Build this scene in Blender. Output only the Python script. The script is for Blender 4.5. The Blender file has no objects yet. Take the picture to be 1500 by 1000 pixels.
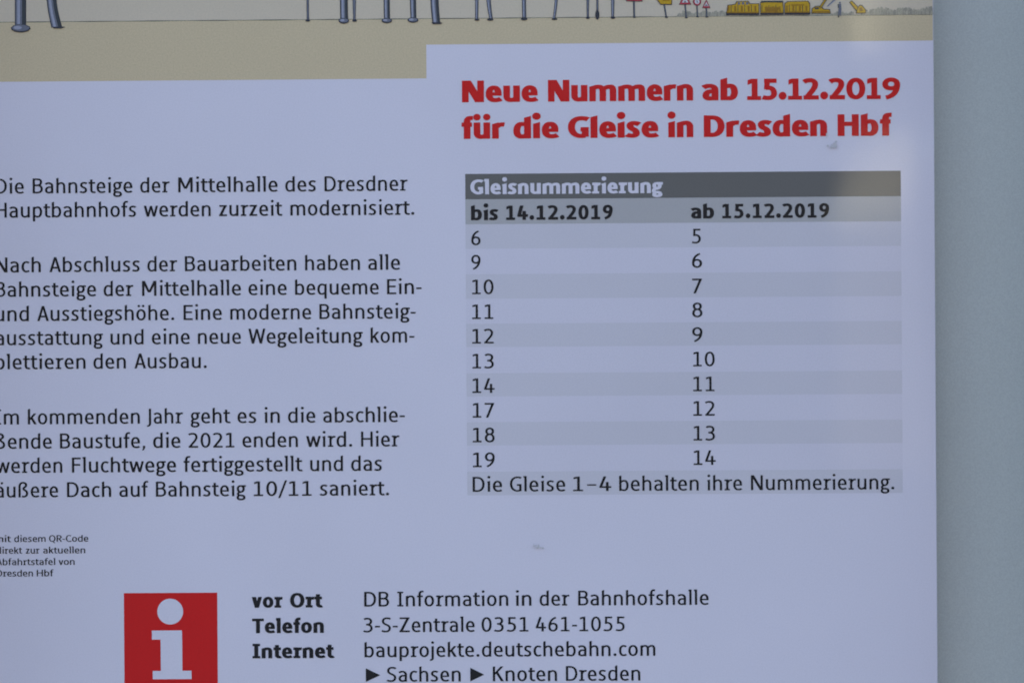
import bpy, math, random
from mathutils import Vector, Matrix, noise
from mathutils.geometry import delaunay_2d_cdt

SC = bpy.context.scene
COL = SC.collection
R_ = math.radians

# ------------------------------------------------------------------ camera
PX = 0.420 / 1428.0            # metres on the poster per photograph pixel (A3 sheet)
EYE = 1.50
FPX = 1500 * 50 / 36
DIST = FPX * PX
ROT = (Matrix.Rotation(0.0071294, 3, 'Y') @ Matrix.Rotation(-0.00091273, 3, 'X')
       @ Matrix.Rotation(-0.00669088, 3, 'Z'))
WALLFRAME = Matrix(((1, 0, 0), (0, 0, -1), (0, 1, 0)))
cam_d = bpy.data.cameras.new('camera')
cam = bpy.data.objects.new('camera', cam_d)
COL.objects.link(cam)
cam.matrix_world = Matrix.Translation((0, -DIST, EYE)) @ (WALLFRAME @ ROT).to_4x4()
cam_d.lens = 50
cam_d.sensor_width = 36
cam_d.clip_start = 0.02
cam_d.clip_end = 500
cam_d.dof.use_dof = True
cam_d.dof.focus_distance = DIST + 0.026
cam_d.dof.aperture_fstop = 4.0
SC.camera = cam

# ------------------------------------------------------------------ sky, sun, exposure
SUN_EL, SUN_AZ = 38, 14       # the sun stands behind the poster: the sheet is in open shade
world = bpy.data.worlds.new("World")
SC.world = world
world.use_nodes = True
wn = world.node_tree.nodes
wl = world.node_tree.links
bg = wn['Background']
sky = wn.new('ShaderNodeTexSky')
sky.sky_type = 'NISHITA'
sky.sun_disc = False
sky.sun_elevation = R_(SUN_EL)
sky.sun_rotation = R_(SUN_AZ)
sky.air_density = 1.0
sky.dust_density = 1.6
wl.new(sky.outputs[0], bg.inputs[0])
bg.inputs[1].default_value = 0.15
sun_d = bpy.data.lights.new('sun', 'SUN')
sun_d.energy = 3.0
sun_d.angle = R_(0.5)
sun_d.color = (1.0, 0.95, 0.87)
sun = bpy.data.objects.new('sun', sun_d)
COL.objects.link(sun)
sdir = Vector((math.sin(R_(SUN_AZ)) * math.cos(R_(SUN_EL)), math.cos(R_(SUN_AZ)) * math.cos(R_(SUN_EL)), math.sin(R_(SUN_EL))))
sun.rotation_euler = sdir.to_track_quat('Z', 'Y').to_euler()
sun.location = (2, 6, 6)
vs = SC.view_settings
vs.view_transform = 'Standard'
vs.look = 'None'
vs.gamma = 1.0
vs.exposure = 2.05
SC.cycles.use_denoising = True

# ------------------------------------------------------------------ poster plane
def at(x, y):
    """photograph pixel -> (u, v) metres on the poster plane"""
    d = ROT @ Vector(((x - 750) / FPX, -(y - 500) / FPX, -1.0))
    return (d.x / -d.z * DIST, d.y / -d.z * DIST)

def tag(o, label=None, cat=None, group=None, kind=None):
    if label: o['label'] = label
    if cat: o['category'] = cat
    if group: o['group'] = group
    if kind: o['kind'] = kind
    return o

# ------------------------------------------------------------------ materials
def new_mat(name):
    m = bpy.data.materials.new(name)
    m.use_nodes = True
    nt = m.node_tree
    return m, nt.nodes, nt.links, nt.nodes['Principled BSDF']

def print_mat(name, rgb, grain=0.05, coat=1.0, rough=0.55):
    """ink or bare paper under one thin satin laminate"""
    m, n, l, p = new_mat(name)
    geo = n.new('ShaderNodeNewGeometry')
    fine = n.new('ShaderNodeTexNoise'); fine.inputs['Scale'].default_value = 1500
    fine.inputs['Detail'].default_value = 3
    broad = n.new('ShaderNodeTexNoise'); broad.inputs['Scale'].default_value = 9
    broad.inputs['Detail'].default_value = 3
    for t in (fine, broad): l.new(geo.outputs['Position'], t.inputs['Vector'])
    mr = n.new('ShaderNodeMapRange')
    mr.inputs[1].default_value = 0.25; mr.inputs[2].default_value = 0.75
    mr.inputs[3].default_value = 1 - grain; mr.inputs[4].default_value = 1 + grain
    l.new(fine.outputs[0], mr.inputs[0])
    mb = n.new('ShaderNodeMapRange')
    mb.inputs[1].default_value = 0.3; mb.inputs[2].default_value = 0.7
    mb.inputs[3].default_value = 0.975; mb.inputs[4].default_value = 1.025
    l.new(broad.outputs[0], mb.inputs[0])
    mu = n.new('ShaderNodeMath'); mu.operation = 'MULTIPLY'
    l.new(mr.outputs[0], mu.inputs[0]); l.new(mb.outputs[0], mu.inputs[1])
    mx = n.new('ShaderNodeVectorMath'); mx.operation = 'SCALE'
    mx.inputs[0].default_value = rgb
    l.new(mu.outputs[0], mx.inputs['Scale'])
    l.new(mx.outputs[0], p.inputs['Base Color'])
    p.inputs['Roughness'].default_value = rough
    p.inputs['Specular IOR Level'].default_value = 0.12
    p.inputs['Coat Weight'].default_value = coat
    p.inputs['Coat Roughness'].default_value = 0.06
    p.inputs['Coat IOR'].default_value = 1.42
    # gentle cockling of the sheet
    wav = n.new('ShaderNodeTexNoise'); wav.inputs['Scale'].default_value = 7
    wav.inputs['Detail'].default_value = 1
    sc = n.new('ShaderNodeMapping'); sc.inputs['Scale'].default_value = (1.6, 1, 0.5)
    l.new(geo.outputs['Position'], sc.inputs['Vector']); l.new(sc.outputs[0], wav.inputs['Vector'])
    b1 = n.new('ShaderNodeBump'); b1.inputs['Strength'].default_value = 1.0
    b1.inputs['Distance'].default_value = 0.0011
    l.new(wav.outputs[0], b1.inputs['Height'])
    b2 = n.new('ShaderNodeBump'); b2.inputs['Strength'].default_value = 0.35
    b2.inputs['Distance'].default_value = 0.00003
    l.new(fine.outputs[0], b2.inputs['Height']); l.new(b1.outputs[0], b2.inputs['Normal'])
    l.new(b2.outputs[0], p.inputs['Normal'])
    l.new(b1.outputs[0], p.inputs['Coat Normal'])
    return m

M = {}
M['paper'] = print_mat('poster_paper', (0.79, 0.735, 0.80), 0.035)
M['black'] = print_mat('black_ink', (0.009, 0.010, 0.014), 0.1)
M['red'] = print_mat('red_ink', (0.70, 0.005, 0.008), 0.06)
M['head_grey'] = print_mat('dark_grey_ink', (0.155, 0.148, 0.138), 0.05)
M['sub_grey'] = print_mat('mid_grey_ink', (0.49, 0.465, 0.455), 0.05)
M['row_grey'] = print_mat('pale_grey_ink', (0.69, 0.645, 0.685), 0.04)
M['row_pale'] = print_mat('faint_grey_ink', (0.755, 0.70, 0.765), 0.04)
M['beige'] = print_mat('beige_ink', (0.69, 0.55, 0.345), 0.09)
M['sky_ink'] = print_mat('warm_grey_ink', (0.70, 0.585, 0.435), 0.06)
M['line'] = print_mat('ground_line_ink', (0.20, 0.19, 0.14), 0.1)
M['outline'] = print_mat('dark_outline_ink', (0.035, 0.04, 0.055), 0.1)
M['pipe'] = print_mat('blue_grey_ink', (0.17, 0.18, 0.22), 0.1)
M['pipe_light'] = print_mat('pale_blue_grey_ink', (0.36, 0.37, 0.45), 0.1)
M['pipe_dark'] = print_mat('slate_ink', (0.045, 0.055, 0.065), 0.1)
M['yellow'] = print_mat('yellow_ink', (0.60, 0.35, 0.015), 0.15)
M['ochre'] = print_mat('ochre_ink', (0.34, 0.17, 0.015), 0.15)
M['sign_red'] = print_mat('sign_red_ink', (0.50, 0.05, 0.07), 0.1)
M['sign_white'] = print_mat('sign_white_ink', (0.68, 0.66, 0.66), 0.1)
M['bush'] = print_mat('grey_green_ink', (0.44, 0.39, 0.29), 0.2)
M['bush2'] = print_mat('dark_grey_green_ink', (0.33, 0.30, 0.235), 0.2)
M['smudge'] = print_mat('dirt_film', (0.62, 0.59, 0.60), 0.1)

def board_mat():
    m, n, l, p = new_mat('grey_board_paint')
    geo = n.new('ShaderNodeNewGeometry')
    a = n.new('ShaderNodeTexNoise'); a.inputs['Scale'].default_value = 1300; a.inputs['Detail'].default_value = 4
    b = n.new('ShaderNodeTexNoise'); b.inputs['Scale'].default_value = 14; b.inputs['Detail'].default_value = 4
    for t in (a, b): l.new(geo.outputs['Position'], t.inputs['Vector'])
    mix = n.new('ShaderNodeMix'); mix.data_type = 'RGBA'
    mix.inputs[6].default_value = (0.68, 0.715, 0.665, 1); mix.inputs[7].default_value = (0.735, 0.77, 0.72, 1)
    l.new(b.outputs[0], mix.inputs[0])
    mr = n.new('ShaderNodeMapRange')
    mr.inputs[1].default_value = 0.25; mr.inputs[2].default_value = 0.75
    mr.inputs[3].default_value = 0.93; mr.inputs[4].default_value = 1.07
    l.new(a.outputs[0], mr.inputs[0])
    mx = n.new('ShaderNodeVectorMath'); mx.operation = 'SCALE'
    l.new(mix.outputs[2], mx.inputs[0]); l.new(mr.outputs[0], mx.inputs['Scale'])
    l.new(mx.outputs[0], p.inputs['Base Color'])
    p.inputs['Roughness'].default_value = 0.45
    bp = n.new('ShaderNodeBump'); bp.inputs['Strength'].default_value = 0.3; bp.inputs['Distance'].default_value = 0.0001
    l.new(a.outputs[0], bp.inputs['Height']); l.new(bp.outputs[0], p.inputs['Normal'])
    return m
M['board'] = board_mat()

def plain_mat(name, rgb, rough=0.7, var=0.15, scale=3):
    m, n, l, p = new_mat(name)
    geo = n.new('ShaderNodeNewGeometry')
    a = n.new('ShaderNodeTexNoise'); a.inputs['Scale'].default_value = scale; a.inputs['Detail'].default_value = 6
    l.new(geo.outputs['Position'], a.inputs['Vector'])
    mr = n.new('ShaderNodeMapRange')
    mr.inputs[3].default_value = 1 - var; mr.inputs[4].default_value = 1 + var
    l.new(a.outputs[0], mr.inputs[0])
    mx = n.new('ShaderNodeVectorMath'); mx.operation = 'SCALE'
    mx.inputs[0].default_value = rgb
    l.new(mr.outputs[0], mx.inputs['Scale']); l.new(mx.outputs[0], p.inputs['Base Color'])
    p.inputs['Roughness'].default_value = rough
    return m
M['rail'] = plain_mat('dark_rail_and_card', (0.12, 0.125, 0.13), 0.5, 0.1, 60)
M['asphalt'] = plain_mat('ground_asphalt', (0.05, 0.05, 0.05), 0.9, 0.3, 30)

# ------------------------------------------------------------------ mesh helpers
def mesh_obj(name, verts, faces, mats, parent=None, loc=(0, 0, 0), fm=None):
    me = bpy.data.meshes.new(name)
    me.from_pydata(verts, [], faces)
    for m in mats: me.materials.append(m)
    if fm:
        for p, k in zip(me.polygons, fm): p.material_index = k
    me.update()
    o = bpy.data.objects.new(name, me)
    COL.objects.link(o)
    o.location = loc
    if parent: o.parent = parent
    return o

def box(name, x0, x1, y0, y1, z0, z1, mats, parent=None, bev=0.0):
    v = [(x, y, z) for x in (x0, x1) for y in (y0, y1) for z in (z0, z1)]
    f = [(0, 1, 3, 2), (4, 6, 7, 5), (0, 4, 5, 1), (2, 3, 7, 6), (0, 2, 6, 4), (1, 5, 7, 3)]
    o = mesh_obj(name, v, f, mats, parent)
    if bev:
        b = o.modifiers.new('bevel', 'BEVEL'); b.width = bev; b.segments = 2
    return o

LAYER = 0.00004
class Print:
    """flat ink: polygons given in plane metres, each on its own ink layer"""
    def __init__(s): s.v = []; s.f = []; s.m = []; s.mats = []
    def mi(s, mat):
        if mat not in s.mats: s.mats.append(mat)
        return s.mats.index(mat)
    def poly(s, uv, mat, layer):
        a = sum(uv[i][0] * uv[(i + 1) % len(uv)][1] - uv[(i + 1) % len(uv)][0] * uv[i][1] for i in range(len(uv)))
        if a < 0: uv = uv[::-1]
        n = len(s.v)
        s.v += [(u, -layer * LAYER, w) for u, w in uv]
        s.f.append(tuple(range(n, n + len(uv)))); s.m.append(s.mi(mat))
    def pp(s, pts, mat, layer): s.poly([at(x, y) for x, y in pts], mat, layer)
    def ell(s, cx, cy, rx, ry, mat, layer, n=28, jit=0, a0=0, a1=360):
        s.pp([(cx + rx * math.cos(R_(a0 + (a1 - a0) * i / n)) * (1 + jit * math.sin(i * 2.7)), cy + ry * math.sin(R_(a0 + (a1 - a0) * i / n)) * (1 + jit * math.cos(i * 1.9))) for i in range(n)], mat, layer)
    def tris(s, verts, faces, mat, layer):
        n = len(s.v); k = s.mi(mat)
        s.v += [(u, -layer * LAYER, w) for u, w in verts]
        for f in faces: s.f.append(tuple(n + i for i in f)); s.m.append(k)
    def build(s, name, parent, label=None):
        o = mesh_obj(name, s.v, s.f, s.mats, parent, fm=s.m)
        o.location = (-parent_off(parent)[0], -parent_off(parent)[1], -parent_off(parent)[2])
        if label: o['label'] = label
        return o

def parent_off(p):
    v = Vector((0, 0, 0))
    while p is not None:
        v += p.location; p = p.parent
    v.z -= EYE
    return v

# ------------------------------------------------------------------ letterforms (drawn from strokes)
class Style:
    def __init__(s, sv, sh, X, slab, wide, gap, space):
        s.sv, s.sh, s.X, s.slab, s.wide, s.gap, s.space = sv, sh, X, slab, wide, gap, space
REG = Style(13.8, 11.2, 73, True, 0.0, 9.0, 30)
CAP_ = Style(14.5, 11.5, 73, True, 2.0, 8.0, 30)
BOLD = Style(24.2, 18.0, 74, True, 10.5, 5.5, 28)
BLACK = Style(27.5, 19.5, 75.5, False, 14.0, 4.0, 28)

class Pen:
    def __init__(s, st): s.st = st; s.hv = st.sv / 2; s.hh = st.sh / 2; s.q = []
    def rect(s, x0, y0, x1, y1): s.q.append([(x0, y0), (x1, y0), (x1, y1), (x0, y1)])
    def poly(s, *p): s.q.append(list(p))
    def diag(s, x0, y0, x1, y1, w, w1=None):
        w1 = w if w1 is None else w1
        s.q.append([(x0 - w / 2, y0), (x0 + w / 2, y0), (x1 + w1 / 2, y1), (x1 - w1 / 2, y1)])
    def off(s, d, t):
        nx, ny = -d[1], d[0]
        h = math.hypot(s.hv * nx, s.hh * ny) or 1
        # blend the envelope of an elliptical pen with the plain normal
        ex, ey = s.hv * s.hv * nx / h, s.hh * s.hh * ny / h
        return ((ex * .5 + nx * h * .5) * t, (ey * .5 + ny * h * .5) * t)
    def path(s, p0, *segs, t0=1, t1=1, tl=0.5):
        pts = [p0]; K = 0.60
        for g in segs:
            x0, y0 = pts[-1]
            k = g[0]
            if k == 'l':
                x1, y1 = g[1:]
                n = 3
                pts += [(x0 + (x1 - x0) * i / n, y0 + (y1 - y0) * i / n) for i in range(1, n + 1)]
                continue
            if k == 'h':
                x1, y1 = g[1:]; c1 = (x0 + (x1 - x0) * K, y0); c2 = (x1, y1 - (y1 - y0) * K)
            elif k == 'v':
                x1, y1 = g[1:]; c1 = (x0, y0 + (y1 - y0) * K); c2 = (x1 - (x1 - x0) * K, y1)
            else:
                c1, c2, (x1, y1) = (g[1], g[2]), (g[3], g[4]), (g[5], g[6])
            n = 8
            for i in range(1, n + 1):
                t = i / n; a = (1 - t) ** 3; b = 3 * t * (1 - t) ** 2; c = 3 * t * t * (1 - t); d = t ** 3
                pts.append((a * x0 + b * c1[0] + c * c2[0] + d * x1, a * y0 + b * c1[1] + c * c2[1] + d * y1))
        L = [0]
        for i in range(1, len(pts)): L.append(L[-1] + math.hypot(pts[i][0] - pts[i - 1][0], pts[i][1] - pts[i - 1][1]))
        T = L[-1]; closed = math.hypot(pts[0][0] - pts[-1][0], pts[0][1] - pts[-1][1]) < 0.01
        l, r = [], []
        N = len(pts)
        for i, (x, y) in enumerate(pts):
            if closed and i in (0, N - 1): a, b = pts[N - 2], pts[1]
            else: a, b = pts[max(0, i - 1)], pts[min(N - 1, i + 1)]
            dx, dy = b[0] - a[0], b[1] - a[1]; m = math.hypot(dx, dy) or 1
            w = 1.0
            f = L[i] / T
            span = tl
            if t0 != 1 and f < span: w = t0 + (1 - t0) * math.sin(f / span * math.pi / 2)
            if t1 != 1 and f > 1 - span: w = min(w, t1 + (1 - t1) * math.sin((1 - f) / span * math.pi / 2))
            ox, oy = s.off((dx / m, dy / m), w)
            l.append((x + ox, y + oy)); r.append((x - ox, y - oy))
        for i in range(N - 1):
            s.q.append([l[i], l[i + 1], r[i + 1]]); s.q.append([l[i], r[i + 1], r[i]])
    def dot(s, cx, cy, r, n=16, sq=1.0):
        s.q.append([(cx + r * math.cos(2 * math.pi * i / n), cy + r * sq * math.sin(2 * math.pi * i / n)) for i in range(n)])
    def stem(s, x, y0, y1, cut=None):
        """vertical stem whose left top corner is cut lower"""
        k = s.st.sv; c = k * 0.30 if cut is None else cut
        s.q.append([(x, y0), (x + k, y0), (x + k, y1), (x, y1 - c)])

def glyph(ch, st):
    p = Pen(st); k, h, X, C, W, hv, hh = st.sv, st.sh, st.X, 100.0, st.wide, st.sv / 2, st.sh / 2
    A, D, F = 104.0, -27.0, (9.0 if st.slab else 0.0)
    o = 0.9                                    # overshoot
    lb = rb = st.gap                           # side bearings
    w = 50
    if ch in 'äöü':
        q, w, lb, rb = glyph({'ä': 'a', 'ö': 'o', 'ü': 'u'}[ch], st)
        p.q = q
        r = k * 0.56
        c = w * 0.5; dd = max(13, r * 1.32)
        p.dot(c - dd, X + 20 + r * .3, r); p.dot(c + dd, X + 20 + r * .3, r)
        return p.q, w, lb, rb
    if ch in 'nhm':
        w = 54 + W
        if ch == 'm': w = 89 + W * 1.75
        p.stem(0, 0, A if ch == 'h' else X)
        if ch == 'm':
            m = w / 2
            p.path((hv + 1, X * .62), ('v', m * .52 + hv * .6, X - hh + o), ('h', m, X * .64), ('l', m, 0), t0=.42, tl=.3)
            p.path((m, X * .62), ('v', m + (w - m) * .5 + hv * .4, X - hh + o), ('h', w - hv, X * .64), ('l', w - hv, 0), t0=.42, tl=.3)
        else:
            p.path((hv + 1, X * .60), ('v', w * .57, X - hh + o), ('h', w - hv, X * .62), ('l', w - hv, 0), t0=.42, tl=.3)
    elif ch == 'u':
        w = 54 + W
        p.stem(w - k, 0, X, 0)
        p.path((hv, X), ('l', hv, X * .36), ('v', w * .44, hh - o), ('h', w - hv - 1, X * .40), t1=.42, tl=.3)
    elif ch in 'bp':
        w = 56 + W; rb = st.gap * .7
        p.stem(0, D if ch == 'p' else 0, X if ch == 'p' else A)
        p.path((hv + 1, X * .64), ('v', w * .55, X - hh + o), ('h', w - hv, X * .5), ('v', w * .53, hh - o), ('h', hv + 1, X * .30), t0=.45, t1=.45, tl=.22)
    elif ch in 'dq':
        w = 56 + W; lb = st.gap * .7
        p.stem(w - k, D if ch == 'q' else 0, X if ch == 'q' else A)
        p.path((w - hv - 1, X * .70), ('v', w * .47, X - hh + o), ('h', hv, X * .48), ('v', w * .45, hh - o), ('h', w - hv - 1, X * .34), t0=.45, t1=.45, tl=.22)
    elif ch == 'o':
        w = 57 + W; lb = rb = st.gap * .7
        p.path((w / 2, X - hh + o), ('h', hv, X / 2), ('v', w / 2, hh - o), ('h', w - hv, X / 2), ('v', w / 2, X - hh + o))
    elif ch == 'a':
        w = 50 + W; lb = st.gap * .8
        p.path((4, X - 7 - hh), ('c', w * .2, X - hh + 0, w * .34, X - hh + o, w * .46, X - hh + o), ('h', w - hv, X * .64), ('l', w - hv, 0))
        p.path((w - hv, X * .57 - hh * .2), ('l', w * .52, X * .57 - hh * .2), ('h', hv, X * .28), ('v', w * .44, hh - o), ('h', w - hv - 1, X * .26), t1=.5, t0=.85, tl=.25)
    elif ch == 'c':
        w = 44 + W * .8; lb = st.gap * .7; rb = st.gap * .6
        p.path((w - 1, X - 5 - hh), ('c', w * .86, X - hh, w * .74, X - hh + o, w * .62, X - hh + o), ('h', hv, X / 2), ('v', w * .62, hh - o), ('c', w * .76, hh - o, w * .88, hh + 1, w, hh + 5))
    elif ch == 'e':
        w = 53 + W * .9; lb = rb = st.gap * .7
        p.rect(hv, X * .49 - h * .42, w - hv * .8, X * .49 + h * .42)
        p.path((w - hv, X * .455), ('l', w - hv, X * .54), ('v', w * .52, X - hh + o), ('h', hv, X * .49), ('v', w * .56, hh - o), ('c', w * .74, hh - o, w * .86, hh + 1, w - 3, hh + 5))
        # square the bar into the bowl
        p.rect(w - k, X * .49 - h * .42, w - .2, X * .49 + h * .2)
    elif ch == 'f':
        w = 38 + W * .55; lb = 3; rb = 0
        x = 9
        p.path((w + 1, A + 1 - hh * .9), ('c', w - 2, A + 2 - hh, w - 6, A + 2 - hh, w - 9, A + 2 - hh), ('h', x + hv, A - 24), ('l', x + hv, 0))
        p.rect(0, X - h, w - 3, X)
    elif ch == 'g':
        w = 56 + W * .9; lb = st.gap * .5; rb = 0
        e = w - 7; cx = e * .5; t = .88
        yb = X * .30 + hh
        p.path((cx, X - hh + o), ('h', hv + 1, (X + yb) / 2), ('v', cx, yb), ('h', e - hv, (X + yb) / 2), ('v', cx, X - hh + o), t0=t)
        p.rect(cx + 4, X - h * .95, w, X)
        p.path((cx - 5, yb - 1), ('c', 6, yb - 4, 3, X * .10, w * .36, X * .075), ('l', w * .56, X * .065), ('h', w - hv - 3, -11), ('v', w * .46, D + hh - 1), ('h', hv, -12), ('v', w * .33, X * .075))
    elif ch == 'i':
        f = 3 if st.slab else 0
        w = k + f
        p.stem(f, 0, X)
        if f: p.rect(0, X - h * .95 - 1, f + 1, X - k * .30)
        p.dot(f + hv, X + 22 + k * .18, k * .62)
    elif ch == 'j':
        w = k + 9; lb = 0
        x = w - k
        p.path((x + hv, X), ('l', x + hv, -8), ('v', x - 12 + 2, D + hh), t1=.9)
        p.dot(x + hv, X + 22 + k * .18, k * .62)
    elif ch == 'k':
        w = 54 + W; rb = 0
        p.stem(0, 0, A)
        p.diag(k * .8, X * .42, w - k * .72, X, k * 1.15)
        p.diag(w - k * .64, 0, k + 8 + W * .3, X * .60, k * 1.2, k * 1.15)
    elif ch == 'l':
        f = 5 if st.slab else 0
        w = k + f; lb = st.gap * (.6 if f else 1)
        p.stem(f, 0, A, 0 if f else None)
        if f: p.poly((0, A - h), (f + 2, A - h), (f + 2, A), (0, A - 1))
    elif ch == 'r':
        if st.slab:
            w = 45 + W * .6; rb = 0; lb = st.gap * .6
            p.stem(F, 0, X, 0); p.rect(0, 0, F * 2 + k, h * .86); p.poly((0, X - h), (F + 1, X - h), (F + 1, X), (0, X - 1))
            p.path((F + hv + 1, X * .56), ('v', w * .86, X - hh * 1.15 + o), ('l', w, X - hh * 1.25 + o), t0=.45, tl=.4)
        else:
            w = 46 + W * .35; rb = 0
            p.stem(0, 0, X)
            p.path((hv + 1, X * .55), ('v', w * .84, X - hh * 1.1 + o), ('l', w, X - hh * 1.2 + o), t0=.45, tl=.4)
    elif ch == 's':
        w = 43 + W * .75; lb = rb = st.gap * .75
        p.path((w - 3, X - 5 - hh), ('c', w * .82, X - hh, w * .7, X - hh + o, w * .54, X - hh + o), ('h', hv + .5, X * .735), ('c', hv + .5, X * .47, w - hv - .5, X * .56, w - hv - .5, X * .27), ('v', w * .44, hh - o), ('c', w * .3, hh - o, w * .12, hh, 1, hh + 5))
    elif ch == 't':
        w = 40 + W * .6; lb = 2; rb = 1
        x = 9
        p.path((x + hv, X + 17), ('l', x + hv, 21), ('v', w * .78, hh - o), ('c', w * .86, hh - o, w * .93, hh, w, hh + 2))
        p.rect(0, X - h, w - 1, X)
    elif ch == 'v':
        w = 55 + W; lb = rb = 1
        p.diag(w / 2 - k * .04, 0, k * .56, X, k * 1.05, k * 1.12); p.diag(w / 2 + k * .04, 0, w - k * .52, X, k * .95, k * 1.0)
    elif ch == 'w':
        w = 86 + W * 1.5; lb = rb = 1
        a, b, c = w * .28, w * .5, w * .72
        p.diag(a, 0, k * .55, X, k, k * 1.1); p.diag(a + 1, 0, b, X * .98, k * .9, k * .92)
        p.diag(c - 1, 0, b, X * .98, k * .95, k * .92); p.diag(c, 0, w - k * .5, X, k * .95, k * 1.0)
    elif ch == 'z':
        w = 47 + W * .8; lb = rb = st.gap * .6
        p.rect(2, X - h, w - 1, X); p.rect(0, 0, w, h); p.diag(k * .62, h * .3, w - 1 - k * .62, X - h * .3, k * 1.2)
    elif ch == 'ß':
        w = 60 + W
        p.path((hv, 0), ('l', hv, A * .70), ('v', w * .46, A - hh), ('h', w - hv - 6, A * .79), ('c', w - hv - 6, A * .64, w * .52, A * .66, w * .52, A * .56), ('c', w * .52, A * .46, w - hv, A * .46, w - hv, A * .25), ('v', w * .52, hh - o), ('l', w * .36, hh + 1))
    # ---- capitals
    elif ch == 'A':
        w = 70 + W; lb = rb = 1
        m = w / 2
        p.diag(k * .54, 0, m - k * .05, C, k * 1.06, k * .95); p.diag(w - k * .56, 0, m + k * .05, C, k * 1.1, k * .95)
        p.rect(k * 1.2, 24, w - k * 1.2, 24 + h)
    elif ch in 'BD':
        w = (61 if ch == 'B' else 69) + W
        p.rect(0, 0, k, C)
        rb = st.gap * .6
        if ch == 'D':
            p.path((k * .5, C - hh), ('l', w * .40, C - hh), ('h', w - hv, C / 2), ('v', w * .40, hh), ('l', k * .5, hh))
        else:
            p.path((k * .5, C - hh), ('l', w * .5, C - hh), ('h', w - hv - 4, 77), ('v', w * .5, 54), ('l', k * .5, 54))
            p.path((k * .5 + 1.3, 53.6), ('l', w * .54, 53.6), ('h', w - hv, 28), ('v', w * .5, hh + .2), ('l', k * .5 + .7, hh + .2))
    elif ch in 'CG':
        w = (62 if ch == 'C' else 68) + W; lb = st.gap * .7; rb = st.gap * .7
        e = w - (1 if ch == 'C' else 3)
        sg = [('c', w * .88, C - hh, w * .78, C - hh + o, w * .62, C - hh + o), ('h', hv, C / 2)]
        if ch == 'C':
            p.path((e, C - 6 - hh), *sg, ('v', w * .63, hh - o), ('c', w * .8, hh - o, w * .9, hh + 1, w, hh + 6))
        else:
            p.path((e, C - 5 - hh), *sg, ('v', w * .66, hh - o), ('l', w - hv, hh + 1.5))
            p.rect(w - k, hh * .6, w, 50); p.rect(w * .60, 50 - h, w, 50)
    elif ch in 'EF':
        w = (54 if ch == 'E' else 52) + W * .8; rb = st.gap * .5
        p.rect(0, 0, k, C); p.rect(0, C - h, w, C); p.rect(0, 46, w - 4, 46 + h)
        if ch == 'E': p.rect(0, 0, w, h)
    elif ch == 'H':
        w = 70 + W
        p.rect(0, 0, k, C); p.rect(w - k, 0, w, C); p.rect(0, 46, w, 46 + h)
    elif ch == 'I':
        f = 11; w = k + 2 * f; lb = rb = st.gap * .7
        p.rect(f, 0, f + k, C); p.rect(0, 0, w, h * .9); p.rect(0, C - h * .9, w, C)
    elif ch == 'J':
        w = k + 14; lb = -2
        x = w - k
        p.path((x + hv, C), ('l', x + hv, 0), ('v', 2, -22 + hh), t1=.85)
    elif ch == 'K':
        w = 66 + W; rb = 0
        p.rect(0, 0, k, C)
        p.diag(k * .7, 46, w - k * .85, C, k * 1.2); p.diag(w - k * .68, 0, k + 9, 62, k * 1.28, k * 1.2)
    elif ch == 'M':
        w = 86 + W * 1.3
        p.rect(1, 0, 1 + k, C); p.rect(w - k - 1, 0, w - 1, C)
        p.diag(w / 2 - k * .1, 24, 1 + k * .62, C, k * 1.0, k * 1.2); p.diag(w / 2 + k * .1, 24, w - 1 - k * .62, C, k * 1.0, k * 1.2)
    elif ch == 'N':
        w = 72 + W * 1.3
        p.rect(0, 0, k, C); p.rect(w - k, 0, w, C); p.diag(w - k * .68, 0, k * .68, C, k * 1.3)
    elif ch in 'OQ':
        w = 76 + W; lb = rb = st.gap * .7
        p.path((w / 2, C - hh + o), ('h', hv, C / 2), ('v', w / 2, hh - o), ('h', w - hv, C / 2), ('v', w / 2, C - hh + o))
        if ch == 'Q': p.poly((w * .48, 6), (w * .68, 6), (w, -20), (w * .8, -20))
    elif ch == 'R':
        w = 64 + W; rb = 0
        p.rect(0, 0, k, C)
        p.path((k * .5, C - hh), ('l', w * .46, C - hh), ('h', w - hv - 5, 74), ('v', w * .46, 49), ('l', k * .5, 49))
        p.diag(w - k * .6, 0, w * .45, 49, k * 1.15)
    elif ch == 'S':
        w = 56 + W; lb = rb = st.gap * .7
        p.path((w - 4, C - 6 - hh), ('c', w * .82, C - hh, w * .7, C - hh + o, w * .55, C - hh + o), ('h', hv + .5, C * .74), ('c', hv + .5, C * .47, w - hv - .5, C * .56, w - hv - .5, C * .27), ('v', w * .44, hh - o), ('c', w * .3, hh - o, w * .12, hh, 1, hh + 6))
    elif ch == 'T':
        w = 62 + W; lb = rb = 2
        p.rect(w / 2 - hv, 0, w / 2 + hv, C); p.rect(0, C - h, w, C)
    elif ch == 'W':
        w = 100 + W * 1.4; lb = rb = 1
        a, b, c = w * .27, w * .5, w * .73
        p.diag(a, 0, k * .52, C, k * 1.05, k * 1.05); p.diag(a, 0, b, C * .98, k * .95, k * .9)
        p.diag(c, 0, b, C * .98, k * .95, k * .9); p.diag(c, 0, w - k * .5, C, k * 1.0)
    elif ch == 'Z':
        w = 63 + W; lb = rb = st.gap * .6
        p.rect(2, C - h, w - 1, C); p.rect(0, 0, w, h); p.diag(k * .66, h * .3, w - 1 - k * .66, C - h * .3, k * 1.2)
    # ---- figures (one common advance) 
    elif ch in '0123456789':
        T = 74 + W * .9                       # advance
        C = 98.0
        w = 60 + W
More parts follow.
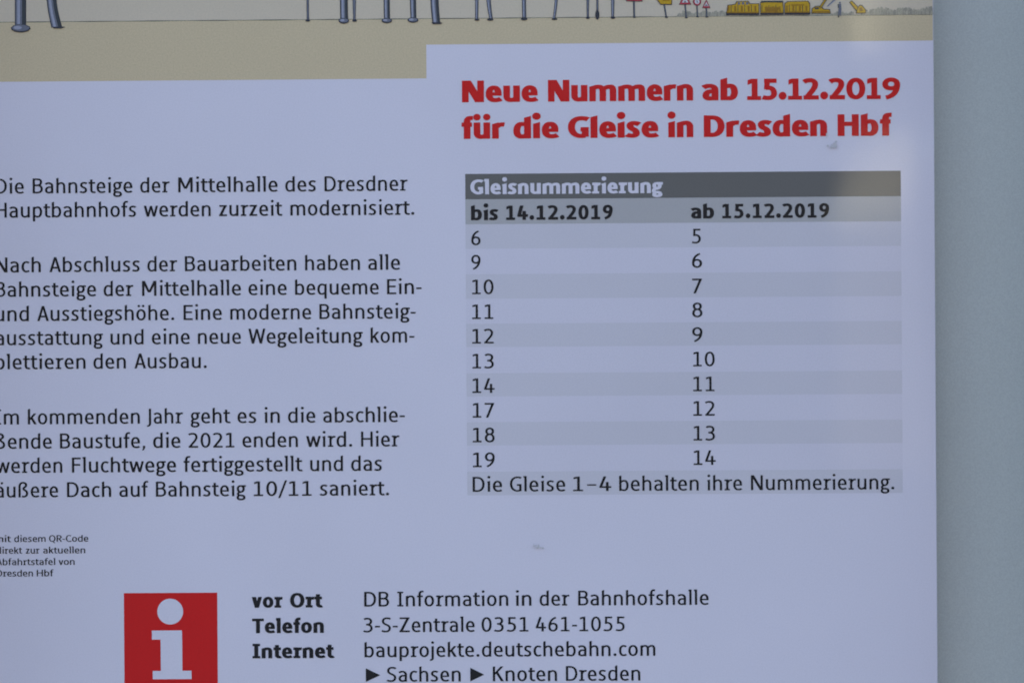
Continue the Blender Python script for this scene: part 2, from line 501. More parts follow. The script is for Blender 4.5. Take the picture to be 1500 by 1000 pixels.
        if ch == '0':
            if not st.slab: w = 88
            p.path((w / 2, C - hh + o), ('h', hv, C / 2), ('v', w / 2, hh - o), ('h', w - hv, C / 2), ('v', w / 2, C - hh + o))
        elif ch == '1':
            w = 52 + W * .9; x = w * .54 - hv
            p.rect(x, 0, x + k, C); p.rect(0, 0, w, h * .92)
            p.poly((2, C - h * 1.25 - 4), (x + 2, C - h * 1.05), (x + 2, C), (x * .9, C), (2, C - 6))
        elif ch == '2':
            w = 56 + W
            p.path((2, C - 7 - hh), ('c', w * .16, C - hh, w * .28, C - hh + o, w * .44, C - hh + o), ('h', w - hv - 2, C * .72), ('c', w - hv - 2, C * .52, w * .5, C * .38, k * .55 + 1, h * .5))
            p.rect(0, 0, w + 1, h)
        elif ch == '3':
            w = 55 + W
            p.path((4, C - 5 - hh), ('c', w * .2, C - hh, w * .3, C - hh + o, w * .44, C - hh + o), ('h', w - hv - 3, C * .76), ('v', w * .42, C * .535), ('l', w * .28, C * .535))
            p.path((w * .40, C * .535), ('h', w - hv, C * .28), ('v', w * .40, hh - o), ('c', w * .26, hh - o, w * .12, hh, 0, hh + 4))
        elif ch == '4':
            w = 62 + W
            x = w - 14 - k
            p.rect(x, 0, x + k, C * .62); p.rect(0, 21, w, 21 + h)
            p.diag(k * .42, 21 + h * .4, x * .80 + k * .1, C, k * 1.05, k * 1.05)
        elif ch == '5':
            w = 53 + W
            p.rect(7, C - h, w - 2, C); p.diag(5 + hv + .5, C * .50, 8.5 + hv, C, k * .92, k * .9)
            p.path((5 + k * .3, C * .56), ('c', w * .3, C * .575, w * .30, C * .575, w * .40, C * .575), ('h', w - hv, C * .31), ('v', w * .42, hh - o), ('c', w * .26, hh - o, w * .12, hh, 0, hh + 3))
        elif ch in '69':
            w = 58 + W * (1 if st.slab else 1.8)
            q = Pen(st)
            q.path((w * .50, C * .60 - hh), ('h', hv, C * .31), ('v', w * .50, hh - o), ('h', w - hv, C * .31), ('v', w * .50, C * .60 - hh))
            q.path((hv, C * .31), ('c', hv, C * .66, w * .40, C * .88, w * .80, C - hh * .7), t1=.95)
            if ch == '9': q.q = [[(w - x, C - y) for x, y in f] for f in q.q]
            p.q = q.q
        elif ch == '7':
            w = 58 + W
            p.rect(1, C - h, w - 1, C); p.diag(w * .26, -1, w - 1 - k * .55, C - h * .5, k * 1.05, k * 1.1)
        elif ch == '8':
            w = 58 + W
            m = C * .545
            p.path((w / 2, C - hh + o), ('h', hv + 3, C * .76), ('v', w / 2, m), ('h', w - hv - 3, C * .76), ('v', w / 2, C - hh + o))
            p.path((w / 2, m), ('h', hv, C * .28), ('v', w / 2, hh - o), ('h', w - hv, C * .28), ('v', w / 2, m))
        lb = (T - w) / 2; rb = T - w - lb
        if not st.slab: lb = rb = 3.6
    elif ch == '.':
        w = k * 1.35; p.dot(w / 2, w / 2 - .5, w / 2); lb = rb = st.gap * .9
    elif ch == ',':
        w = k * 1.35; p.poly((w * .15, h * 1.25), (w, h * 1.25), (w * 1.0, 3), (w * .45, -16), (-w * .05, -16), (w * .3, 0)); lb = rb = st.gap * .8
    elif ch == '-':
        w = 30 + W * .3; p.rect(0, 33, w, 33 + h * .95); lb = rb = 5
    elif ch == '–':
        w = 48; p.rect(0, 37, w, 37 + h * .8); lb = rb = 10
    elif ch == '/':
        w = 46; p.diag(4, -14, w - 4, 104, k * .85); lb = rb = 1
    else:
        raise ValueError(ch)
    return p.q, w, lb, rb

_cache = {}
def solid(ch, st):
    """the union of a letter's strokes as one flat triangulated sheet"""
    key = (ch, id(st))
    if key in _cache: return _cache[key]
    q, w, lb, rb = glyph(ch, st)
    vs_, fs_ = [], []
    for f in q:
        n = len(vs_)
        a = sum(f[i][0] * f[(i + 1) % len(f)][1] - f[(i + 1) % len(f)][0] * f[i][1] for i in range(len(f)))
        if abs(a) < 1e-3: continue
        if a < 0: f = f[::-1]
        vs_ += [Vector(x) for x in f]
        fs_.append(list(range(n, n + len(f))))
    v2, e2, f2, ov, oe, of = delaunay_2d_cdt(vs_, [], fs_, 0, 1e-3)
    keep = []
    for f, src in zip(f2, of):
        if src:
            a = sum(v2[f[i]][0] * v2[f[(i + 1) % len(f)]][1] - v2[f[(i + 1) % len(f)]][0] * v2[f[i]][1] for i in range(len(f)))
            keep.append(tuple(f) if a > 0 else tuple(f[::-1]))
    used = sorted({i for f in keep for i in f}); mp = {u: i for i, u in enumerate(used)}
    res = ([tuple(v2[u]) for u in used], [tuple(mp[i] for i in f) for f in keep], w, lb, rb)
    _cache[key] = res
    return res

def text_line(name, parent, words, style, cap, base, mat, layer=3, label=None, slope=-0.0064):
    """words = [(text, x0, x1)] in photograph pixels; base = (x, y) of the baseline"""
    pr = Print()
    bv = at(base[0], base[1])[1]
    sc = cap * PX / 100
    for t, x0, x1 in words:
        yy = base[1] + (x0 - base[0]) * slope
        u0, u1 = at(x0, yy)[0], at(x1, yy)[0]
        if t == '►':
            pr.poly([(u0, bv - 0.02 * sc), (u1, bv + 45 * sc), (u0, bv + 92 * sc)], mat, layer); continue
        pen = 0; items = []
        for i, ch in enumerate(t):
            V, Fc, w, lb, rb = solid(ch, style)
            if i: pen += lb
            items.append((V, Fc, pen)); pen += w
            if i < len(t) - 1: pen += rb
        # spread the letters so that the word has its measured length
        n = len(t)
        k = (u1 - u0) / (pen * sc)
        for V, Fc, x in items:
            pr.tris([(u0 + (x + vx) * sc * k, bv + vy * sc) for vx, vy in V], Fc, mat, layer)
    return pr.build(name, parent, label)

# ------------------------------------------------------------------ setting
g = 60
ground = mesh_obj('ground', [(-g, -g, 0), (g, -g, 0), (g, g, 0), (-g, g, 0)], [(0, 1, 2, 3)], [M['asphalt']])
tag(ground, kind='structure')

# unseen building added opposite, shaped only for its soft reflection in the laminate
M['dark_wall'] = plain_mat('dark_clinker', (0.045, 0.042, 0.040), 0.8, 0.3, 2)
M['reflection_pale'] = plain_mat('reflection_cream', (0.70, 0.63, 0.45), 0.8, 0.15, 2)
M['reflection_dull'] = plain_mat('reflection_grey', (0.17, 0.15, 0.13), 0.8, 0.3, 2)
def reflected_building():
    b = bpy.data.objects.new('building', None); COL.objects.link(b); b.location = (0, -14, 0)
    tag(b, 'unseen dark building with pale patches, added for its reflection in the poster', 'building')
    def part(name, x0, x1, y0, y1, z0, z1, m):
        o = box(name, x0, x1, y0, y1, z0, z1, [m], b); o.location = (0, 14, 0); return o
    part('wall', -14, 2.9, -16, -10, 0, 7.5, M['dark_wall'])
    part('reflection_low_wing', 2.901, 9, -15.9, -10.1, 0, 2.95, M['dark_wall'])
    part('reflection_upper_wing', 2.901, 9, -15.9, -10.1, 3.8, 7.5, M['dark_wall'])  # wings added with a gap between them that reflects as blue sky
    part('pier', 2.38, 2.80, -9.999, -9.7, 0.5, 2.86, M['reflection_dull'])  # added for the dim vertical band in the reflection
    def panel(pts):  # pale panels added in the shape of the reflected bright patches
        n = len(pts)
        v = [(x, -9.66, z) for x, z in pts] + [(x, -9.69, z) for x, z in pts]
        f = [tuple(range(n)), tuple(range(2 * n - 1, n - 1, -1))] + [(i, i + n, (i + 1) % n + n, (i + 1) % n) for i in range(n)]
        o = mesh_obj('reflection_panel', v, f, [M['reflection_pale']], b); o.location = (0, 14, 0)
    panel([(2.34, 2.30), (2.62, 2.34), (2.76, 2.62), (2.80, 3.02), (2.66, 2.98), (2.50, 2.74)])
    panel([(2.52, 3.55), (2.70, 3.55), (2.78, 4.10), (2.66, 4.60), (2.50, 4.40)])
reflected_building()

# ------------------------------------------------------------------ display board behind the poster
def empty(name, loc):
    o = bpy.data.objects.new(name, None); COL.objects.link(o); o.location = loc
    return o
U_R = at(1370.2, 480)[0]                        # right edge of the sheet
U_L = U_R - 0.420
V_B = at(700, 1062)[1]
V_T = V_B + 0.594
BACK = 0.012                                   # the sheet's face stands this far in front of the board
board = empty('display_board', (0.0, BACK, EYE + V_B - 0.20))
tag(board, 'smooth grey-green display board behind the white poster, bare along the right side', 'display board')
bz = V_B - 0.20
def rel(o, p):
    o.location = -Vector(p.location); return o
rel(box('panel', U_L - 0.13, U_R + 0.16, BACK, BACK + 0.03, EYE + bz, EYE + V_T + 0.06, [M['board']], board), board)
for x in (U_R + 0.062, U_L - 0.075):  # rails out of view, added to shade the board and the sheet's left side
    rel(box('shade_rail', x, x + 0.03, BACK - 0.065, BACK - 0.0005, EYE + bz + 0.001, EYE + V_T + 0.059, [M['rail']], board, 0.002), board)

# ------------------------------------------------------------------ the poster
poster = empty('poster', (U_L + 0.21, 0, EYE + V_B))
tag(poster, 'white railway information poster with red German headline, grey number table and drawn strip above', 'poster')
rel(box('backing_card', U_L + 0.0022, U_R - 0.0012, 0.0006, BACK - 0.0002, EYE + V_B + 0.002, EYE + V_T - 0.002, [M['rail']], poster), poster)
rel(box('paper_sheet', U_L, U_R, 0.0, 0.0004, EYE + V_B, EYE + V_T, [M['paper']], poster, 0.00015), poster)

# illustration strip: pale sky, ground line and beige ground printed on the sheet
eps = 0.0003
def band(pr, u0, u1, v0, v1, mat, layer): pr.poly([(u0, v0), (u1, v0), (u1, v1), (u0, v1)], mat, layer)
v_line = at(700, 27.2)[1]
v_beige_r = at(1000, 62.6)[1]
v_beige_l = at(312, 117.6)[1]
u_step = at(624.5, 90)[0]
pr = Print()
band(pr, U_L + eps, U_R - eps, v_line, V_T - 0.03, M['sky_ink'], 1)
ill = pr.build('illustration', poster)
pr = Print()
pr.poly([(U_L + eps, v_beige_l), (u_step, v_beige_l), (u_step, v_beige_r), (U_R - eps, v_beige_r), (U_R - eps, v_line), (U_L + eps, v_line)], M['beige'], 1)
# split L-shape into two clean rectangles
pr = Print()
band(pr, U_L + eps, U_R - eps, v_beige_r, v_line, M['beige'], 1)
band(pr, U_L + eps, u_step, v_beige_l, v_beige_r, M['beige'], 1)
pr.build('printed_ground', ill)
pr = Print()
N = 60
for i in range(N):
    u0 = U_L + eps + (U_R - U_L - 2 * eps) * i / N; u1 = U_L + eps + (U_R - U_L - 2 * eps) * (i + 1) / N
    a = PX * (0.55 + 0.25 * math.sin(i * 1.7)); b = PX * (0.55 + 0.25 * math.sin((i + 1) * 1.7))
    pr.poly([(u0, v_line - a), (u1, v_line - b), (u1, v_line + b), (u0, v_line + a)], M['line'], 2)
pr.build('ground_line', ill)

def post(xt0, xt1, xb0, xb1, yb, foot=None, tone=0, ow=1.3):
    """drawn pipe: top at y=-60, bottom at yb; foot = (x0, x1, y0, y1)"""
    pr = Print()
    w = xb1 - xb0
    def row(t):
        y = -60 + (yb + 60) * t
        f = max(0.0, (y / yb)) if y > 0 else 0.0
        f = f ** 1.4
        return y, xt0 + (xb0 - xt0) * f, xt1 + (xb1 - xt1) * f
    ts = [0, .3, .6, .7, .78, .86, .93, 1]
    rows = [row(t) for t in ts]
    for (y0, a0, b0), (y1, a1, b1) in zip(rows, rows[1:]):
        pr.pp([(a0, y0), (b0, y0), (b1, y1), (a1, y1)], M['outline'], 4)
        if w > 3.6:
            o = min(ow, w * .22)
            pr.pp([(a0 + o, y0), (b0 - o, y0), (b1 - o, y1), (a1 + o, y1)], M['pipe'], 5)
            ww0, ww1 = b0 - a0, b1 - a1
            pr.pp([(a0 + ww0 * .22, y0), (a0 + ww0 * .46, y0), (a1 + ww1 * .46, y1), (a1 + ww1 * .22, y1)], M['pipe_light'], 6)
            if w > 8: pr.pp([(b0 - ww0 * .36, y0), (b0 - o, y0), (b1 - o, y1), (b1 - ww1 * .36, y1)], M['pipe_dark'], 6)
        elif w > 2.4:
            m = .8
            pr.pp([(a0 + m, y0), (b0 - m, y0), (b1 - m, y1), (a1 + m, y1)], M['pipe'], 5)
    if foot:
        x0, x1, y0, y1 = foot
        cx, cy, rx, ry = (x0 + x1) / 2, (y0 + y1) / 2, (x1 - x0) / 2, (y1 - y0) / 2
        pr.ell(cx, cy, rx, ry, M['outline'], 7, jit=.03)
        if rx > 6:
            pr.ell(cx, cy - ry * .1, rx - 1.4, ry - 1.3, M['pipe'], 8)
            pr.ell(cx - rx * .3, cy - ry * .15, rx * .42, ry * .42, M['pipe_light'], 9)
        elif rx > 4: pr.ell(cx - .3, cy - ry * .2, rx * .6, ry * .4, M['pipe_dark'], 8)
    pr.build('printed_post', ill)

post(22, 38.5, 22, 38.5, 38, (16.5, 45, 36, 48))
post(68.5, 83, 75.5, 91.5, 41, None)
pr = Print(); pr.pp([(77, 40), (93, 39.4), (96, 40.2), (90, 42.3), (79, 42.2)], M['outline'], 7); pr.build('printed_post_foot', ill)
post(449, 452.5, 449.5, 453, 30.5, (447.5, 454.5, 29, 32.3))
post(498, 509.5, 498.5, 510, 30, (496, 511.5, 26.8, 35.2))
post(516.5, 521.5, 517.5, 521, 30, (516, 523, 29, 32.6))
post(562, 571, 562.5, 571.5, 30, (559, 574.5, 27, 34.5))
post(600.5, 609.5, 601.5, 610, 29, (597, 613, 26, 33.8))
post(630.5, 642.5, 633.5, 645, 34.8, None)
pr = Print(); pr.pp([(632, 33.4), (645, 33), (648.5, 34.2), (645, 36), (634, 36)], M['outline'], 7); pr.build('printed_post_foot', ill)
post(696, 701, 696, 700.5, 29, (695, 702.5, 28, 31))
post(712.5, 719, 717, 722, 29, (713.5, 723, 27.5, 31))
post(764.5, 770.5, 765, 771, 28, (763, 772.5, 25.8, 30.6))
post(812.5, 817, 809.5, 813.5, 28, (808, 816.5, 27, 30))
post(859, 863, 859.5, 862.5, 26, (858, 864, 25, 28.4))
post(873.5, 876.5, 873.5, 877, 27, (872, 878, 15, 29.5))
post(895, 900, 895.5, 899.5, 26, (894.5, 901, 24.5, 28.4))

def thin_pole(pr, x0, y0, x1, y1, w=2.6):
    pr.pp([(x0 - w / 2, y0), (x0 + w / 2, y0), (x1 + w / 2, y1), (x1 - w / 2, y1)], M['pipe_dark'], 4)
    pr.pp([(x0 - w * .1, y0), (x0 + w * .25, y0), (x1 + w * .25, y1), (x1 - w * .1, y1)], M['pipe'], 5)
    pr.ell(x1 + .3, y1, 2.4, .9, M['outline'], 6, 12)
# bushes behind signs (drawn scribble)
random.seed(4)
def bushes(x0, x1, base0, base1, hmax, n):
    pr = Print()
    for i in range(n):
        t = (i + .5) / n + random.uniform(-.3, .3) / n
        x = x0 + (x1 - x0) * t; b = base0 + (base1 - base0) * t
        hh_ = hmax * random.uniform(.35, 1) * (.55 + .45 * abs(math.sin(t * 9 + x0)))
        r = random.uniform(1.4, 3.2)
        m = M['bush'] if random.random() < .7 else M['bush2']
        pts = [(x - r, b), (x + r, b)]
        for j in range(7):
            a = math.pi * j / 6
            pts.append((x + r * math.cos(a) * random.uniform(.7, 1.15), b - hh_ * (.45 + .55 * math.sin(a) * random.uniform(.75, 1.1))))
        pr.pp(pts, m, 2.2 + (i % 40) * 0.02)
    pr.build('printed_bushes', ill)
bushes(993, 1066, 25, 24, 10, 90)
bushes(1186, 1250, 23.5, 22.6, 7, 60)
bushes(1262, 1365, 22.6, 21.6, 13, 170)

pr = Print(); thin_pole(pr, 928.5, 0, 929, 26, 2.8)
pr.pp([(916.5, -30), (941.5, -30), (941, 2.8), (917, 2.4)], M['outline'], 6)
pr.pp([(917.5, -30), (940.7, -30), (940.2, 2.0), (918, 1.6)], M['sign_red'], 7)
pr.pp([(922, -30), (936.5, -30), (936, -.6), (922.5, -.8)], M['sign_white'], 8)
pr.build('printed_sign', ill, 'drawn red and white sign')
pr = Print(); thin_pole(pr, 972.5, 5, 976, 26, 2.4)
pr.pp([(960, -2), (966, -30), (984.5, -30), (984.5, 7.8), (967.5, 7.6)], M['outline'], 6)
pr.pp([(961.6, -2), (967, -30), (983.4, -30), (983.3, 6.6), (968, 6.4)], M['yellow'], 7)
pr.pp([(970, -6), (981, -6), (981, 1.5), (971, 1.7)], M['ochre'], 8)
pr.build('printed_sign', ill, 'drawn yellow arrow-shaped sign')
def tri_sign(cx, top, base, half, pole_y, xb):
    pr = Print(); thin_pole(pr, cx, base - 1, xb, pole_y, 2.4)
    pr.pp([(cx - half, base), (cx, top), (cx + half, base)], M['outline'], 6)
    pr.pp([(cx - half + .9, base - .6), (cx, top + 1), (cx + half - .9, base - .6)], M['sign_red'], 7)
    s = .52
    cy = base - (base - top) * .36
    pr.pp([(cx - half * s, base - 2.9), (cx, cy - (cy - top) * s), (cx + half * s, base - 2.9)], M['sign_white'], 8)
    pr.pp([(cx - 1.4, base - 3.1), (cx - .7, base - 6.5), (cx, base - 3.6), (cx + .8, base - 6.2), (cx + 1.4, base - 3.1)], M['outline'], 9)
    pr.build('printed_sign', ill, 'drawn triangular warning sign')
tri_sign(1003.5, -10, 7.4, 9.2, 26.5, 1005)
tri_sign(1034.5, -.3, 12.6, 6.2, 25.3, 1035.2)
pr = Print(); thin_pole(pr, 1020.8, 8, 1021.6, 25.2, 2.2)
pr.ell(1021, 3, 6.1, 6.1, M['outline'], 6); pr.ell(1021, 3, 5.5, 5.5, M['sign_red'], 7); pr.ell(1021, 3, 3.6, 3.6, M['sign_white'], 8)
pr.pp([(1020, 1.2), (1021.2, 1.0), (1022.2, 5), (1020.8, 5)], M['pipe'], 9)
pr.build('printed_sign', ill, 'drawn round red and white sign')

# drawn yellow work train
def wagon(x0, x1, top, bot, kind):
    pr = Print()
    pr.pp([(x0, bot + 2), (x1, bot + 1.8), (x1, bot - 3), (x0, bot - 3)], M['outline'], 6)
    if kind == 0:
        body = [(x0, bot), (x0 + 2, top + 5.5), (x0 + 13, top + 4), (x0 + 15, top), (x0 + 33, top - .5), (x0 + 35, top + 3.4), (x1, top + 3), (x1, bot)]
    elif kind == 1:
        body = [(x0, bot), (x0, top + 1), (x0 + 8, top), (x1 - 1, top + .4), (x1, bot)]
    else:
        body = [(x0, bot), (x0, top + 3), (x0 + 4, top), (x1 - 3, top - .6), (x1, top + 3), (x1, bot)]
    pr.pp(body, M['outline'], 7)
    cx = sum(p[0] for p in body) / len(body); cy = sum(p[1] for p in body) / len(body)
    pr.pp([(x + (0.9 if x < cx else -0.9), y + (0.9 if y < cy else -0.9)) for x, y in body], M['yellow'], 8)
    n = int((x1 - x0) / 5)
    for i in range(n):
        a = x0 + 2 + i * (x1 - x0 - 4) / n
        if (i + kind) % 2 == 0:
            pr.pp([(a, top + 7), (a + 2.6, top + 6.8), (a + 2.6, bot - 3.4), (a, bot - 3.2)], M['ochre'], 9)
        else:
            pr.pp([(a, top + 5.2), (a + .8, top + 5.2), (a + .8, bot - 2), (a, bot - 2)], M['outline'], 9)
    pr.pp([(x0 + 1.5, bot - 2.6), (x1 - 1.5, bot - 2.7), (x1 - 1.5, bot - 1.1), (x0 + 1.5, bot - 1)], M['ochre'], 10)
    if kind == 0:
        for a in (x0 + 17, x0 + 23, x0 + 29): pr.pp([(a, top + 1.6), (a + 3.6, top + 1.5), (a + 3.6, top + 5), (a, top + 5)], M['pipe'], 10)
    if kind == 1:
        pr.pp([(x0 + 1, top - 1.2), (x1 - 1, top - 1.4), (x1 - 1, top + 1), (x0 + 1, top + 1)], M['pipe_dark'], 10)
        pr.pp([(x0 + 6, top + 8), (x1 - 6, top + 8), (x1 - 9, bot - 3), (x0 + 9, bot - 3)], M['ochre'], 10)
    if kind == 2:
        pr.pp([(x0 + 10, top + 5), (x1 - 9, top + 4.8), (x1 - 9, top + 6.4), (x0 + 10, top + 6.6)], M['ochre'], 10)
    for i in range(6):
        a = x0 + 4 + i * (x1 - x0 - 8) / 5
        pr.ell(a, bot + 1, 1.5, 1.3, M['outline'], 11, 10)
    pr.build('printed_wagon', ill, ['drawn yellow locomotive with raised cab', 'drawn yellow tank wagon', 'drawn yellow box wagon'][kind])
wagon(1063.5, 1112, 2.4, 20.8, 0)
wagon(1113.5, 1148, 3.2, 20.5, 1)
wagon(1149, 1186.5, 2.4, 20.2, 2)
pr = Print()
pr.pp([(1188.5, 20.4), (1189, 13), (1194, 9.5), (1203, 9), (1206, 13.4), (1215.5, 14), (1217, 20.2)], M['outline'], 7)
pr.pp([(1189.6, 19.4), (1190, 13.6), (1194.6, 10.6), (1202.4, 10), (1205.4, 14.4), (1214.8, 15), (1216, 19.2)], M['yellow'], 8)
pr.pp([(1193.5, 11.6), (1199, 11.2), (1199.5, 14.2), (1193.5, 14.5)], M['pipe_dark'], 9)
pr.pp([(1191, 17), (1215, 16.6), (1215, 18.4), (1191, 18.8)], M['ochre'], 9)
pr.pp([(1199.5, 11.5), (1203, 12.5), (1221, -14), (1217, -16)], M['outline'], 10)
pr.pp([(1200.6, 11.2), (1202.5, 11.7), (1219.8, -14), (1217.8, -14.8)], M['yellow'], 11)
pr.pp([(1211, 9.8), (1213, 10.4), (1241, -14), (1236, -15)], M['pipe_light'], 6)
pr.pp([(1211, 9.8), (1212, 10.1), (1239, -14), (1236, -15)], M['pipe'], 7)
pr.build('printed_crane', ill, 'drawn yellow crawler crane')
pr = Print()
pr.ell(1230.2, 4.8, 1.4, 1.6, M['pipe'], 6, 12)
pr.pp([(1228.6, 6.6), (1232, 6.4), (1232.4, 14), (1231.6, 24), (1230.3, 24.2), (1230, 16), (1228.8, 24.6), (1227.6, 24.6), (1228.2, 14)], M['pipe'], 6.5)
pr.pp([(1227, 7), (1228.6, 6.6), (1228.4, 12.4), (1227.3, 12.4)], M['pipe_dark'], 7)
pr.pp([(1227.2, 23.6), (1229, 23.6), (1229, 25.8), (1227.2, 25.8)], M['outline'], 7)
pr.build('printed_worker', ill, 'tiny drawn standing worker')
pr = Print()
pr.pp([(1243.6, 3.8), (1247.8, 1.2), (1258.5, 12), (1254, 17)], M['outline'], 6)
pr.pp([(1244.7, 4.0), (1247.5, 2.3), (1257.4, 12.4), (1254.4, 15.6)], M['yellow'], 7)
pr.pp([(1253, 20.4), (1256, 11.5), (1259, 7.6), (1262.6, 8), (1268.4, 15), (1268.4, 20)], M['outline'], 8)
pr.pp([(1254.2, 19.4), (1256.8, 12.2), (1259.4, 8.8), (1262, 9), (1267.4, 15.4), (1267.4, 19.2)], M['yellow'], 9)
pr.pp([(1258.5, 12), (1262, 11.6), (1264.6, 16.4), (1259, 16.8)], M['ochre'], 10)
pr.build('printed_excavator', ill, 'small drawn yellow excavator')

# ------------------------------------------------------------------ headline and body text
text_line('headline', poster, [('Neue', 676.8, 787.6), ('Nummern', 802.8, 1015.3), ('ab', 1029, 1081), ('15.12.2019', 1094.5, 1318.6)], BLACK, 31.6, (900, 148.4), M['red'], label='upper line of the bold red headline')
text_line('headline', poster, [('für', 676.3, 739), ('die', 752, 818), ('Gleise', 832, 964.2), ('in', 979, 1015.6), ('Dresden', 1031, 1211.6), ('Hbf', 1227, 1305.8)], BLACK, 31.6, (900, 202), M['red'], label='lower line of the bold red headline')
BODY = [
 ([('Die', -7, 35), ('Bahnsteige', 48, 194), ('der', 205.5, 248.5), ('Mittelhalle', 261, 406.7), ('des', 418, 462.8), ('Dresdner', 475.5, 597)], (597, 279.4)),
 ([('Hauptbahnhofs', -7, 199.5), ('werden', 210.8, 308.8), ('zurzeit', 321, 413.3), ('modernisiert.', 425.5, 607)], (600, 314.6)),
 ([('Nach', -7, 60), ('Abschluss', 72.5, 204.8), ('der', 216, 259.5), ('Bauarbeiten', 271, 434.2), ('haben', 447, 527.4), ('alle', 539.5, 586)], (580, 395)),
 ([('Bahnsteige', -7, 140.8), ('der', 152, 195.4), ('Mittelhalle', 208, 353), ('eine', 364, 420), ('bequeme', 432.3, 554.8), ('Ein-', 567, 617.5)], (600, 430.6)),
 ([('und', -7, 42.5), ('Ausstiegshöhe.', 54.7, 255.4), ('Eine', 269, 325), ('moderne', 337.4, 455.8), ('Bahnsteig-', 468, 609)], (590, 466.4)),
 ([('ausstattung', -6, 151), ('und', 162, 210.5), ('eine', 222.5, 278), ('neue', 290, 353), ('Wegeleitung', 364, 531.5), ('kom-', 543, 607)], (590, 501.6)),
 ([('plettieren', -7, 125.5), ('den', 137, 184.5), ('Ausbau.', 197, 303)], (300, 538.8)),
 ([('Im', -7, 28), ('kommenden', 41, 205), ('Jahr', 215, 268), ('geht', 279.5, 337.3), ('es', 348, 375.5), ('in', 387.5, 410), ('die', 422, 462), ('abschlie-', 473.6, 593)], (580, 617.8)),
 ([('ßende', -7, 76), ('Baustufe,', 88, 213), ('die', 224.5, 264.3), ('2021', 276.5, 343.5), ('enden', 355.3, 436.5), ('wird.', 448.5, 516), ('Hier', 529, 585)], (580, 653.4)),
 ([('werden', -6, 91.5), ('Fluchtwege', 105.5, 258), ('fertiggestellt', 269, 442.9), ('und', 454.5, 502.5), ('das', 514.5, 559.5)], (550, 689)),
 ([('äußere', -6, 85.3), ('Dach', 98.3, 163), ('auf', 175, 217), ('Bahnsteig', 228.5, 360.4), ('10/11', 371.8, 456.5), ('saniert.', 469, 570)], (560, 724.9)),
]
for words, base in BODY: text_line('paragraph_line', poster, words, REG, 21.9, base, M['black'])
CAPT = [
 ([('mit', -7, 16), ('diesem', 21, 67), ('QR-Code', 72, 129.5)], 793),
 ([('direkt', -5, 32.5), ('zur', 38, 58), ('aktuellen', 63.5, 125)], 810),
 ([('Abfahrtstafel', -5.5, 81), ('von', 86, 109.5)], 826.8),
 ([('Dresden', -5, 48.5), ('Hbf', 54, 78.3)], 843.4),
]
for words, y in CAPT: text_line('caption_line', poster, words, CAP_, 9.6, (60, y), M['black'])

# contact block
text_line('contact_term', poster, [('vor', 369, 414), ('Ort', 425, 472)], BOLD, 21.4, (420, 889.2), M['black'])
text_line('contact_term', poster, [('Telefon', 369.5, 474.5)], BOLD, 21.4, (420, 926.4), M['black'])
text_line('contact_term', poster, [('Internet', 370, 489)], BOLD, 21.4, (420, 963.2), M['black'])
text_line('contact_line', poster, [('DB', 533.6, 570), ('Information', 582, 744.6), ('in', 755.5, 778.5), ('der', 790.5, 834), ('Bahnhofshalle', 847, 1038)], REG, 21.6, (780, 886.4), M['black'])
text_line('contact_line', poster, [('3-S-Zentrale', 532.7, 695.3), ('0351', 705.5, 774), ('461-1055', 785, 915)], REG, 21.6, (720, 924.4), M['black'])
text_line('contact_line', poster, [('bauprojekte.deutschebahn.com', 534, 960)], REG, 21.6, (740, 960.8), M['black'])
text_line('contact_line', poster, [('►', 536, 557), ('Sachsen', 567, 675), ('►', 689, 709.5), ('Knoten', 722, 816), ('Dresden', 829, 938)], REG, 21.6, (740, 996.8), M['black'])

# ------------------------------------------------------------------ number table
tl, tr = at(683, 490)[0], at(1320.9, 485)[0]
ys = [252.6, 289.8, 326.4, 362.4, 399.6, 435.6, 472, 506.2, 544.6, 578.6, 616.2, 650.4, 688.7, 723.2]   # at x = 1000
vv = [at(1000, y)[1] for y in ys]
pr = Print(); band(pr, tl, tr, vv[1], vv[0], M['head_grey'], 1)
table = pr.build('number_table', poster)
for i in range(1, len(vv) - 1):
    pr = Print()
    band(pr, tl, tr, vv[i + 1], vv[i], M['sub_grey'] if i == 1 else (M['row_grey'] if i % 2 == 0 else M['row_pale']), 1)
    pr.build('table_row', table, 'mid grey row under the table header' if i == 1 else None)
text_line('table_title', table, [('Gleisnummerierung', 689, 971)], BOLD, 21.6, (830, 283.9), M['paper'])
text_line('column_title', table, [('bis', 690, 729.5), ('14.12.2019', 741.5, 897.6)], BOLD, 21.4, (800, 321.9), M['black'])
text_line('column_title', table, [('ab', 1012.5, 1046), ('15.12.2019', 1058, 1214.6)], BOLD, 21.4, (1110, 319.5), M['black'])
LN = [('6', 690.4, 704, 359.2), ('9', 690.4, 704, 394.9), ('10', 691.6, 723, 430.9), ('11', 691.6, 722.6, 467.2), ('12', 691.8, 723, 503), ('13', 692, 723.4, 539.4), ('14', 692, 724.6, 575.3), ('17', 692.4, 724, 611.3), ('18', 692.6, 724.6, 647.5), ('19', 692.8, 724.8, 683.8)]
for t, a, b, y in LN: text_line('track_number', table, [(t, a, b)], REG, 21.7, (a, y), M['black'])
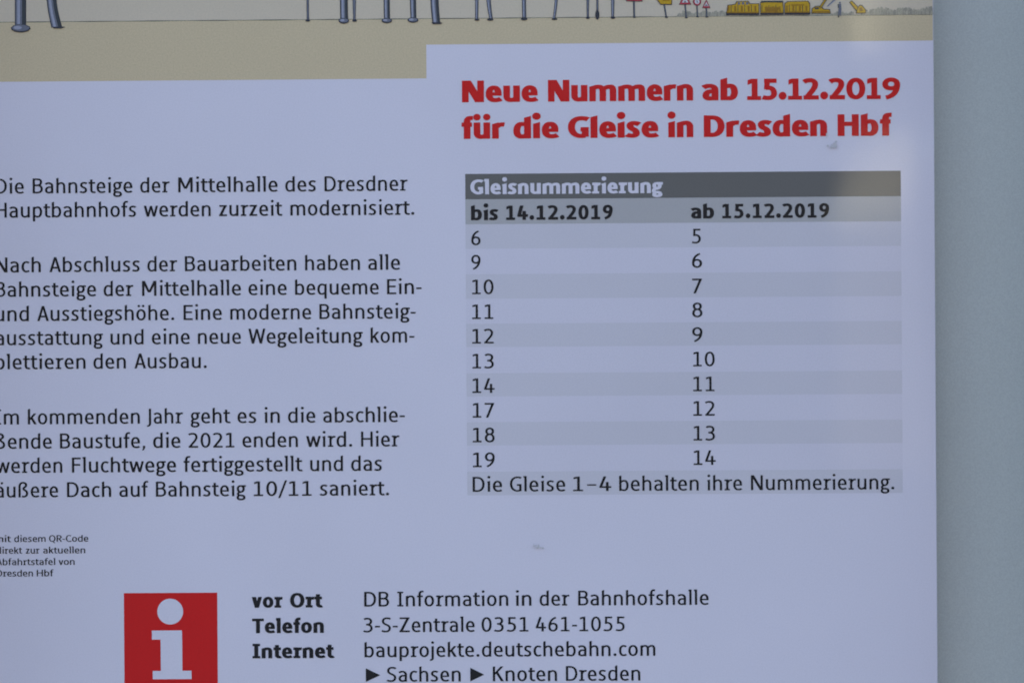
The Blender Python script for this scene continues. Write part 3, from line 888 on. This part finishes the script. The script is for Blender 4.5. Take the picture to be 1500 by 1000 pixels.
RN = [('5', 1013.8, 1026.6, 356.5), ('6', 1013.6, 1028.4, 392.2), ('7', 1013.6, 1028.4, 429.4), ('8', 1014, 1029, 464.6), ('9', 1014, 1029, 500.6), ('10', 1015.2, 1047, 536.4), ('11', 1015.4, 1046.6, 572.8), ('12', 1015.6, 1046.8, 608.6), ('13', 1015.8, 1047.4, 644.8), ('14', 1016, 1048.4, 680.6)]
for t, a, b, y in RN: text_line('track_number', table, [(t, a, b)], REG, 21.7, (a, y), M['black'])
text_line('table_note', table, [('Die', 692.4, 735.5), ('Gleise', 747, 828), ('1–4', 839.5, 895.5), ('behalten', 907, 1023.6), ('ihre', 1036, 1087), ('Nummerierung.', 1100, 1310)], REG, 21.8, (1000, 718), M['black'])

# ------------------------------------------------------------------ red information sign
pr = Print()
ul, ur = at(181.9, 935)[0], at(318.7, 935)[0]
band(pr, ul, ur, at(250, 1005)[1], at(250, 867.7)[1], M['red'], 1)
info = pr.build('information_sign', poster, 'red square information sign')
pr = Print()
pr.ell(249.4, 895, 18.9, 18.9, M['paper'], 3, 48)
pr.pp([(222.6, 922.8), (266.6, 922.4), (266.8, 936), (222.6, 936)], M['paper'], 3)
pr.pp([(235.3, 935), (266.9, 935), (267.3, 982.6), (235.8, 982.6)], M['paper'], 3.5)
pr.pp([(223.8, 981.8), (280.6, 981.4), (280.8, 993.6), (224, 994)], M['paper'], 4)
pr.build('letter_i', info, 'white letter i on the red square')

# ------------------------------------------------------------------ dirt smudges on the sheet
def smudge(cx, cy, rx, ry, ang, n):
    pr = Print(); random.seed(int(cx))
    for i in range(n):
        t = random.gauss(0, .45); s_ = random.gauss(0, .45)
        x = cx + rx * t * math.cos(ang) - ry * s_ * math.sin(ang)
        y = cy + rx * t * math.sin(ang) + ry * s_ * math.cos(ang)
        r = random.uniform(.4, 1.5) 
        pr.ell(x, y, r * 1.3, r, M['smudge'], 12 + (i % 30) * .03, 9, .15)
    pr.build('dirt_smudge', poster)
smudge(1221, 213, 9, 5, -.9, 34)
smudge(1211, 197, 3, 3, 0, 6)
smudge(787, 800, 9, 3, .5, 16)
